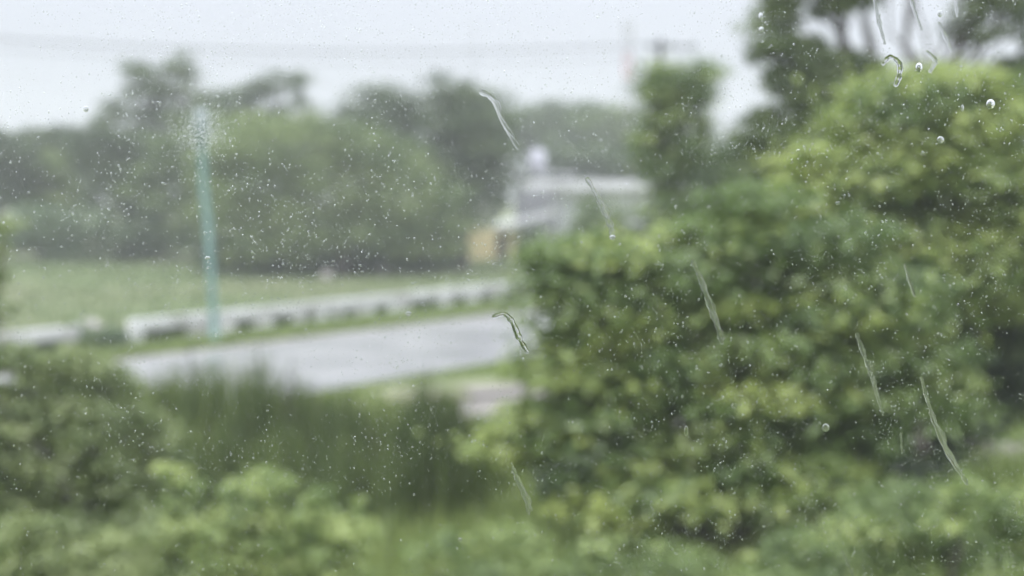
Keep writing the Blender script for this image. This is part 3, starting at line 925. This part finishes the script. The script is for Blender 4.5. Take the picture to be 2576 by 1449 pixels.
tree('wide_bush', 'big bright leafy bush filling the right half', 'bush', (P(1850, 1200, 14).x, 14, 0),
     [E(1450, 655, 14, 35, 36), E(1445, 720, 14, 32, 45), E(1450, 790, 14, 35, 45), E(1490, 640, 14, 50, 35), E(1500, 700, 14, 60, 38), E(1560, 740, 14, 100, 45), E(1700, 700, 14, 100, 55), E(1860, 590, 14, 90, 50), E(1770, 620, 14, 80, 50), E(1960, 600, 14, 90, 45), E(2080, 620, 14, 80, 50), E(1900, 520, 14, 50, 30),
      E(1480, 840, 14, 70, 50), E(1600, 830, 14, 90, 45), E(1800, 780, 14, 120, 55), E(1960, 760, 14, 90, 45), E(2110, 790, 14, 130, 45), E(2200, 720, 14, 90, 40),
      E(1465, 950, 14, 70, 50), E(1570, 930, 14, 90, 50), E(1740, 900, 14, 110, 60), E(1900, 870, 14, 100, 50), E(2060, 880, 14, 110, 50), E(2230, 880, 14, 110, 50), E(2340, 900, 14, 80, 45),
      E(1380, 1060, 14, 80, 50), E(1530, 1040, 14, 80, 45), E(1800, 1010, 14, 110, 50), E(1980, 980, 14, 110, 45), E(2150, 980, 14, 110, 45), E(1830, 1080, 14, 100, 35),
      E(1480, 1180, 14, 80, 50), E(1620, 1180, 14, 70, 40), E(1300, 1120, 14.5, 70, 60), E(2000, 1120, 14, 80, 60), E(2180, 1100, 14, 70, 60), E(1720, 1130, 14, 90, 45), E(1560, 1130, 14, 80, 40), E(1860, 1180, 14, 90, 45), E(1700, 1240, 13.7, 80, 40), E(1560, 1260, 13.7, 80, 40), E(1900, 1260, 13.7, 90, 45), E(2050, 1220, 13.7, 80, 45), E(2320, 990, 14, 70, 45), E(1430, 900, 14, 40, 40)], 300, 0.40, 135, 0.16, 'l_bright', None, 0.1, stems=5, trunk_h=1.0, fill=0.6, flat=0.38, up=1.2, loose=0.25, jit=0.05,
     tint_mu=0.48, young=0.33)
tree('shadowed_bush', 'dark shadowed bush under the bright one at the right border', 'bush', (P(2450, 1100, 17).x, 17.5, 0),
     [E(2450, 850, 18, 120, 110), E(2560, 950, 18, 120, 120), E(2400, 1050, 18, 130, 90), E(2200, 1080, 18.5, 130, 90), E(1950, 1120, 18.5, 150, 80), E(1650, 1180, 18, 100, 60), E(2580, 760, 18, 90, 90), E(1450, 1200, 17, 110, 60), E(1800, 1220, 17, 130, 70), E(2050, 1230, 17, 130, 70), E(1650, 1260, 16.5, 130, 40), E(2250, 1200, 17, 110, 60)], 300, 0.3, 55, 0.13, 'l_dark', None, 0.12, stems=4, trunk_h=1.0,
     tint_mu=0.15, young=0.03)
tree('low_bush', 'low green bush in the bottom right corner', 'bush', (P(2300, 1400, 10).x, 10, 0),
     [E(2300, 1290, 10, 110, 60), E(2180, 1340, 10, 110, 60), E(2420, 1300, 10, 60, 80), E(2530, 1290, 10, 70, 60), E(2450, 1390, 10, 130, 60), E(2250, 1420, 10, 130, 50), E(2050, 1400, 10, 110, 50), E(1960, 1430, 10, 110, 40), E(2600, 1380, 10, 80, 80), E(2300, 1560, 10, 300, 100)],
     190, 0.16, 60, 0.08, 'l_front', None, 0.06, stems=4, trunk_h=0.9, tint_mu=0.42, young=0.15)
tree('spiky_shoot', 'single pale upright shoot left of the bottom right corner', 'plant', (P(2410, 1300, 9.5).x, 9.5, 0),
     [E(2435, 1205, 9.5, 14, 42), E(2405, 1250, 9.5, 26, 40), E(2395, 1320, 9.5, 34, 50)], 22, 0.07, 40, 0.07, 'l_front', None, 0.02, trunk_h=2.0, tint_mu=0.6)
tree('grassy_bush', 'rounded light green bush at the bottom edge, middle of the photo', 'bush', (P(1500, 1400, 10).x, 11, 0),
     [E(1230, 1380, 11, 120, 55), E(1400, 1410, 11, 120, 50), E(1600, 1400, 11, 120, 50), E(1760, 1420, 11, 110, 45), E(1060, 1420, 11, 100, 50), E(1400, 1560, 11, 420, 100)], 150, 0.15, 50, 0.07, 'l_front', None, 0.05, stems=4, trunk_h=0.8,
     tint_mu=0.42, young=0.2, up=0.8)
tree('track_bush', 'small bush beside the bare track left of the big bright bush', 'bush', (P(1290, 1100, 22).x, 24, 0),
     [E(1160, 1130, 22, 60, 45), E(1230, 1080, 24, 60, 40), E(1300, 1050, 24, 60, 40), E(1380, 1100, 24, 70, 50), E(1200, 1150, 23, 60, 50)], 70, 0.25, 55, 0.1, 'l_front', None, 0.05, stems=3, trunk_h=0.3, tint_mu=0.4)
tree('rail_bush', 'little dark bush growing at the right end of the railing', 'bush', (on_rail(1285)[0] - NRM * 0.7).xy.to_3d(),
     [E(1285, 752, 54.5, 28, 26), E(1270, 785, 54.5, 32, 22)], 30, 0.25, 45, 0.12, 'l_dark', None, 0.04, stems=2, trunk_h=0.3, tint_mu=0.5)
tree('gap_bush', 'grey green weed bush in the gap of the railing', 'bush', (on_rail(255)[0] - NRM * 0.2).xy.to_3d(),
     [E(262, 850, 40, 50, 34), E(215, 868, 40, 40, 28), E(195, 830, 40.6, 18, 24)], 50, 0.22, 50, 0.12, 'l_blue', None, 0.04, stems=2, trunk_h=0.3, tint_mu=0.45)

# ------------------------------------------------------------------ left-hand shrubs
tree('leafy_shrub', 'olive leafy shrub with grey branches at the left border', 'bush', (P(120, 1300, 11.5).x, 11.5, 0),
     [E(40, 930, 11.5, 80, 50), E(150, 930, 11.5, 90, 45), E(260, 960, 12, 70, 40), E(60, 1040, 11.5, 100, 60), E(200, 1060, 11.5, 100, 55), E(330, 1070, 12, 80, 55), E(60, 1180, 11.5, 110, 60), E(230, 1180, 11.5, 110, 60),
      E(390, 1170, 12, 70, 60), E(100, 1300, 11.5, 130, 70), E(300, 1300, 11.5, 130, 60), E(-100, 1100, 11.5, 120, 160)], 330, 0.15, 50, 0.085, 'l_left', None, 0.09, bark='greybark', stems=4, trunk_h=1.5,
     tint_mu=0.62, young=0.2)
# grey bare branch crossing it
bb = MB()
bpts = [P(-60, 960, 11.3), P(60, 1080, 11.3), P(150, 1190, 11.3), P(235, 1290, 11.4), P(215, 1390, 11.6), P(190, 1600, 11.7)]
bb.tube(bpts, [0.008, 0.013, 0.018, 0.022, 0.026, 0.03], 8)
bb.tube([P(150, 1190, 11.3), P(190, 1130, 11.3), P(255, 1140, 11.3)], [0.012, 0.01, 0.007], 7)
bb.tube([bpts[-1], Vector((bpts[-1].x, bpts[-1].y, 1.0)), Vector((bpts[-1].x + 0.1, bpts[-1].y, -0.1))], [0.03, 0.035, 0.04], 8)
br = bb.build('bare_branch', M['greybark']); tagit(br, 'bare grey branch slanting down in front of the left shrub', 'branch')

tree('speckled_shrub', 'low shrub of small mottled leaves in the bottom left corner', 'bush', (P(150, 1449, 8.2).x, 8.4, 0),
     [E(60, 1370, 8.4, 100, 60), E(200, 1380, 8.4, 90, 55), E(330, 1370, 8.4, 90, 55), E(120, 1470, 8.4, 140, 60), E(320, 1460, 8.4, 120, 60), E(200, 1650, 8.4, 300, 120)], 170, 0.10, 45, 0.06, 'l_left', None, 0.05, stems=4, trunk_h=1.4,
     tint_mu=0.7, young=0.3)
shoots = [('upright pale leafy shoot, leftmost and tallest of the four', [(440, 1185, 32, 40), (460, 1250, 38, 45), (440, 1330, 60, 50), (420, 1420, 70, 55)]),
          ('widest pale leafy shoot, a rounded cone second from the left', [(645, 1205, 45, 38), (640, 1270, 75, 45), (620, 1340, 100, 50), (640, 1430, 120, 55), (560, 1380, 70, 50)]),
          ('small pale shoot between the wide cone and the slanting one', [(800, 1245, 26, 22), (795, 1300, 34, 40), (790, 1370, 45, 50), (780, 1440, 60, 50)]),
          ('slanting pale leafy shoot, rightmost of the four', [(905, 1275, 18, 26), (880, 1320, 34, 34), (860, 1380, 50, 45), (850, 1450, 70, 50)])]
for lab, els in shoots:
    cxp = els[-1][0]
    tree('leafy_shoot', lab, 'plant', (P(cxp, 1400, 9).x, 9, 0), [E(a, b, 9, c, d) for a, b, c, d in els] + [E(cxp, 1560, 9, 90, 90)],
         70 if len(els) < 5 else 110, 0.095, 46, 0.065, 'l_front', 'pale leafy shoots at the bottom left', 0.03, trunk_h=2.0, tint_mu=0.6, young=0.3)
tree('edge_sprig', 'small brownish green sprig hanging in at the left border above the railing', 'branch', P(-10, 900, 12),
     [E(10, 560, 12, 28, 40), E(5, 640, 26, 26, 30) if False else E(0, 650, 12, 26, 40), E(22, 780, 12, 24, 30), E(-30, 720, 12, 40, 60), E(-60, 600, 12, 60, 80)], 26, 0.09, 26, 0.07, 'l_left', None, 0.02, trunk_h=0.3, tint_mu=0.55)

# ------------------------------------------------------------------ window pane with rain
pane = MB(); pane.box((0.0, (PANE_Y + OUT_Y) / 2, CAMZ - 0.05), (1.7, OUT_Y - PANE_Y, 1.2))
pn = pane.build('window_pane', M['glass']); tagit(pn, 'clear window pane dotted with rain that the view is seen through', 'window')
PX = OUT_Y / FPX   # metres per photo pixel on the pane


def ico_unit(nu, nv):
    vs = [(0, 0, 1)]
    for j in range(1, nv):
        th = math.pi * j / nv
        for i in range(nu):
            ph = 2 * math.pi * i / nu
            vs.append((math.sin(th) * math.cos(ph), math.sin(th) * math.sin(ph), math.cos(th)))
    vs.append((0, 0, -1))
    fs = []
    for i in range(nu):
        fs.append((0, 1 + i, 1 + (i + 1) % nu))
    for j in range(nv - 2):
        for i in range(nu):
            a = 1 + j * nu + i; b = 1 + j * nu + (i + 1) % nu
            fs.append((a, a + nu, b)); fs.append((b, a + nu, b + nu))
    L = len(vs) - 1
    for i in range(nu):
        fs.append((L, 1 + (nv - 2) * nu + (i + 1) % nu, 1 + (nv - 2) * nu + i))
    return np.array(vs), np.array(fs)


def drop_mesh(name, C, RX, RZ, depth, nu=8, nv=6):
    U, Fi = ico_unit(nu, nv)
    # local z (axis) -> world y
    U = U[:, [0, 2, 1]]
    n = len(C)
    v = C[:, None, :] + U[None] * np.stack([RX, depth, RZ], 1)[:, None, :]
    f = (np.arange(n)[:, None, None] * len(U) + Fi[None]).reshape(-1, 3)
    return mesh_np(name, v.reshape(-1, 3), f, True)


def pane_pts(px, py):
    px = np.asarray(px, float); py = np.asarray(py, float)
    u = (px - 1288) / FPX; v = (724.5 - py) / FPX
    cp, sp = math.cos(PITCH), math.sin(PITCH)
    dy = cp + v * sp; dz = -sp + v * cp
    k = OUT_Y / dy
    return np.stack([u * k, np.full_like(px, OUT_Y), CAMZ + dz * k], 1)


# fine specks, clumped by a slow noise
NS = 32000
cand = RNG.random((NS * 3, 2)) * np.array([2900, 1760]) - np.array([160, 155])
keep = []
for x, y in cand:
    d = 0.62 + 0.9 * mnoise.noise(Vector((x * 0.0045, y * 0.0045, 2.0))) + 0.6 * mnoise.noise(Vector((x * 0.02, y * 0.02, 7.0)))
    if y > 1250 and x < 1500: d *= 0.45
    if x < 250: d *= 0.6
    if random.random() < d: keep.append((x, y))
    if len(keep) >= NS: break
keep = np.array(keep)
rad = np.exp(RNG.normal(0, 0.42, len(keep))) * 1.06
rad *= np.where((keep[:, 0] < 1320) & (keep[:, 1] > 230) & (keep[:, 1] < 720), 1.25, 1.0)
rad = np.clip(rad, 0.5, 2.9)
inside = (keep[:, 0] > 0) & (keep[:, 0] < 2576) & (keep[:, 1] > 0) & (keep[:, 1] < 1449)
order = np.argsort(-np.where(inside, rad, 0))
big, small = order[:300], order[300:]
C = pane_pts(keep[small, 0], keep[small, 1]); rs = rad[small] * PX
sp = link_mesh('rain_specks', drop_mesh('rain_specks', C, rs, rs * (1 + 0.25 * RNG.random(len(rs))), rs * 0.6, 7, 5), M['spray'])
tagit(sp, 'countless tiny rain specks sprinkled over the whole window pane', 'raindrops', kind='stuff')
U, Fi = ico_unit(12, 8)
unit = mesh_np('raindrop', U[:, [0, 2, 1]], Fi, True); unit.materials.append(M['spray'])
Cb = pane_pts(keep[big, 0], keep[big, 1])
for i in range(300):
    o = bpy.data.objects.new('raindrop', unit); COL.objects.link(o)
    o.location = Cb[i]; r = rad[big[i]] * PX
    o.scale = (r, r * 0.6, r * random.uniform(1.0, 1.3))
    tagit(o, 'one of the larger round rain specks stuck to the window pane', 'raindrop', 'larger rain specks on the pane')


# water runs and single drops
def run(name, label, cat, pts, wid, depth=0.35, seg=14, group=None, strands=1, mat='softwater'):
    """pts in photo pixels, wid half-width in photo pixels at every point; smooth swept drop"""
    k = 8
    P_, W_ = [], []
    n_ = len(pts)
    for i in range(n_ - 1):
        p0 = pts[max(i - 1, 0)]; p1 = pts[i]; p2 = pts[i + 1]; p3 = pts[min(i + 2, n_ - 1)]
        for s in range(k):
            t = s / k
            q = []
            for a in (0, 1):
                q.append(0.5 * (2 * p1[a] + (p2[a] - p0[a]) * t + (2 * p0[a] - 5 * p1[a] + 4 * p2[a] - p3[a]) * t * t + (3 * p1[a] - p0[a] - 3 * p2[a] + p3[a]) * t ** 3))
            P_.append(q); W_.append(wid[i] * (1 - t) + wid[i + 1] * t)
    P_.append(pts[-1]); W_.append(wid[-1])
    P_ = np.array(P_, float); W_ = np.array(W_, float)
    W_ *= 0.8 * np.array([1 + 0.6 * mnoise.noise(Vector((i * 0.33, pts[0][0], 0))) for i in range(len(W_))])
    o = None
    meshes = []
    for st in range(strands):
        if st:
            off = np.array([mnoise.noise(Vector((i * 0.16, st * 5.0, pts[0][1]))) for i in range(len(P_))]) * 16
            Pq = P_ + np.stack([off + 3 * st, off * 0.2], 1); Wq = W_ * (0.55 - 0.12 * st)
            cut = slice(2 + 3 * st, len(P_) - 3 * st)
            Pq, Wq = Pq[cut], Wq[cut]
        else: Pq, Wq = P_, W_
        if len(Pq) > 4: meshes.append(sweep(Pq, Wq, depth, seg))
    vs = []; fs = []
    for v_, f_ in meshes:
        b = len(vs); vs += v_; fs += [(p + b, q + b, t + b) for p, q, t in f_]
    me = mesh_np(name, vs, fs, True)
    import bmesh
    bm = bmesh.new(); bm.from_mesh(me); bmesh.ops.recalc_face_normals(bm, faces=bm.faces); bm.to_mesh(me); bm.free()
    o = link_mesh(name, me, M[mat])
    return tagit(o, label, cat, group)


def sweep(P_, W_, depth, seg):
    L = len(P_)
    T = np.gradient(P_, axis=0); T /= np.linalg.norm(T, axis=1, keepdims=True)
    rings = []
    def cap(i, sgn):
        out = []
        for a in (85, 65, 45, 25):
            a = math.radians(a)
            out.append((P_[i] + T[i] * sgn * W_[i] * math.sin(a), T[i], W_[i] * math.cos(a)))
        return out
    rings += cap(0, -1)
    rings += [(P_[i], T[i], W_[i]) for i in range(L)]
    rings += cap(L - 1, 1)[::-1]
    vs = []; fs = []
    for c, t, r in rings:
        nrm = np.array([-t[1], t[0]])
        for s in range(seg):
            a = 2 * math.pi * s / seg
            off = nrm * r * math.cos(a)
            q = pane_pts([c[0] + off[0]], [c[1] + off[1]])[0]
            vs.append((q[0], q[1] + math.sin(a) * r * depth * PX, q[2]))
    m_ = len(rings)
    for i in range(m_ - 1):
        for s in range(seg):
            s2 = (s + 1) % seg
            fs.append((i * seg + s, i * seg + s2, (i + 1) * seg + s2)); fs.append((i * seg + s, (i + 1) * seg + s2, (i + 1) * seg + s))
    a = len(vs); vs.append(tuple(np.mean(vs[:seg], axis=0))); vs.append(tuple(np.mean(vs[-1 - seg:-1], axis=0)))
    for s in range(seg):
        s2 = (s + 1) % seg
        fs.append((a, s2, s)); fs.append((a + 1, (m_ - 1) * seg + s, (m_ - 1) * seg + s2))
    return vs, fs


GR = 'water runs trickling down the pane'
runs = [
    ('bright water run slanting over the right edge of the dark domed tree', [(1212, 232), (1240, 250), (1262, 300), (1282, 335), (1302, 372)], [9, 8, 7, 8, 5]),
    ('water run crossing the white house roof', [(1478, 452), (1500, 490), (1520, 530), (1535, 570), (1540, 596)], [8, 7, 9, 7, 10]),
    ('long water run down the middle of the bright bush', [(1742, 655), (1770, 720), (1786, 770), (1805, 820), (1816, 862)], [5, 8, 9, 8, 6]),
    ('hook shaped water run at the right end of the bright road', [(1243, 796), (1268, 790), (1290, 812), (1306, 850), (1326, 884)], [6, 8, 9, 10, 7]),
    ('thick water run hooking below the top right water smear', [(2222, 160), (2240, 143), (2262, 160), (2262, 190), (2254, 212)], [6, 7, 9, 9, 8]),
    ('short curved water run right of the hooked one', [(2332, 130), (2352, 152), (2340, 178)], [5, 8, 6]),
    ('thin water run from the top edge through the smear', [(2290, -10), (2302, 30), (2318, 75)], [7, 6, 4]),
    ('water run slanting at the right rim of the top smear', [(2362, 60), (2380, 95), (2393, 128)], [6, 7, 4]),
    ('pale water run at the left rim of the top smear', [(2200, 0), (2212, 60), (2226, 110)], [5, 7, 4]),
    ('thin water run over the right part of the bright bush', [(2156, 842), (2178, 905), (2196, 960), (2222, 1045)], [6, 7, 5, 3]),
    ('longest water run, down to the pale spiky shoot', [(2318, 950), (2340, 1030), (2366, 1100), (2392, 1150), (2432, 1215)], [4, 6, 8, 9, 5]),
    ('short thin water run left above the shadowed bush', [(2276, 665), (2286, 700), (2300, 742)], [3, 5, 4]),
    ('water run at the bottom edge right of the middle', [(2118, 1385), (2134, 1420), (2150, 1455)], [3, 4, 4]),
    ('pale water run beside the dark reeds', [(1290, 1175), (1306, 1215), (1325, 1258), (1330, 1290)], [5, 8, 9, 5]),
    ('faint straight water run right of the long one', [(2267, 1090), (2269, 1140)], [3, 2]),
    ('faint water run behind the sky gap at the top right', [(2404, -5), (2408, 40)], [5, 5]),
]
for i, (lab, pts, wd) in enumerate(runs):
    long_ = abs(pts[-1][1] - pts[0][1]) > 100
    run('water_run', lab, 'water run', pts, wd, 0.16 if i == 3 else (0.06 if i == 0 else 0.11), group=GR, strands=3 if long_ else 1, mat='water' if i in (3, 4) else 'softwater')
singles = [
    ('oval bright drop above the bottom middle of the bush', 1726, 1084, 5, 13), ('upper of two drops on the tall dark tree', 1914, 41, 6, 9), ('lower of two drops on the tall dark tree', 1915, 74, 6, 7),
    ('single drop on the sky left of the tallest left tree', 216, 274, 7, 8), ('dark little drop on the teal post', 522, 649, 7, 4), ('drop on the white railing above the road', 1028, 791, 8, 7),
    ('ring like drop in the upper right on bright leaves', 2492, 262, 11, 12), ('ring like drop in the middle of the right foliage', 2366, 352, 9, 9), ('drop inside the top right smear', 2365, 34, 7, 9),
    ('curled drop over the lower right bushes', 2077, 1076, 9, 10), ('small bright upright drop near the upper right border', 2421, 272, 4, 9), ('tiny drop near the bottom edge left of the middle', 1158, 1358, 6, 5),
    ('drop at the end of the white roof run', 1541, 598, 8, 7), ('small round drop beside the sky gap', 2312, 170, 9, 12)]
for lab, px, py, rx, ry in singles:
    Cc = pane_pts([px], [py])
    o = link_mesh('raindrop', drop_mesh('raindrop', Cc, np.array([rx * PX]), np.array([ry * PX]), np.array([rx * 0.32 * PX]), 20, 14), M['water' if ry > 10 else 'softwater'])
    tagit(o, lab, 'raindrop')

# frosted patch of very fine spray above the teal post
ns = 2600
sx = 508 + RNG.normal(0, 34, ns); sy = 336 + RNG.normal(0, 30, ns)
C = pane_pts(sx, sy); rs = np.exp(RNG.normal(0, 0.3, ns)) * 0.9 * PX
a_, b_ = drop_mesh('fine_spray_patch', C, rs, rs, rs * 0.6, 6, 4), None
o = link_mesh('fine_spray_patch', a_, M['spray']); tagit(o, 'frosted round patch of very fine spray above the teal post', 'spray', kind='stuff')
# hair thin streaks fanning out of it
for i, (a, b) in enumerate([((470, 300), (445, 262)), ((500, 285), (520, 235)), ((535, 300), (585, 245)), ((548, 318), (600, 300)), ((480, 285), (476, 225))]):
    run('spray_streak', 'hair thin water streak at the frosted patch, the one pointing ' + ('up and left', 'up and slightly right', 'up and far right', 'flat to the right', 'straight up')[i], 'water streak', [a, ((a[0] + b[0]) / 2 + 4, (a[1] + b[1]) / 2), b], [1.1, 0.9, 0.6], 0.3, 8, 'thin streaks around the frosted patch', mat='faintwater')
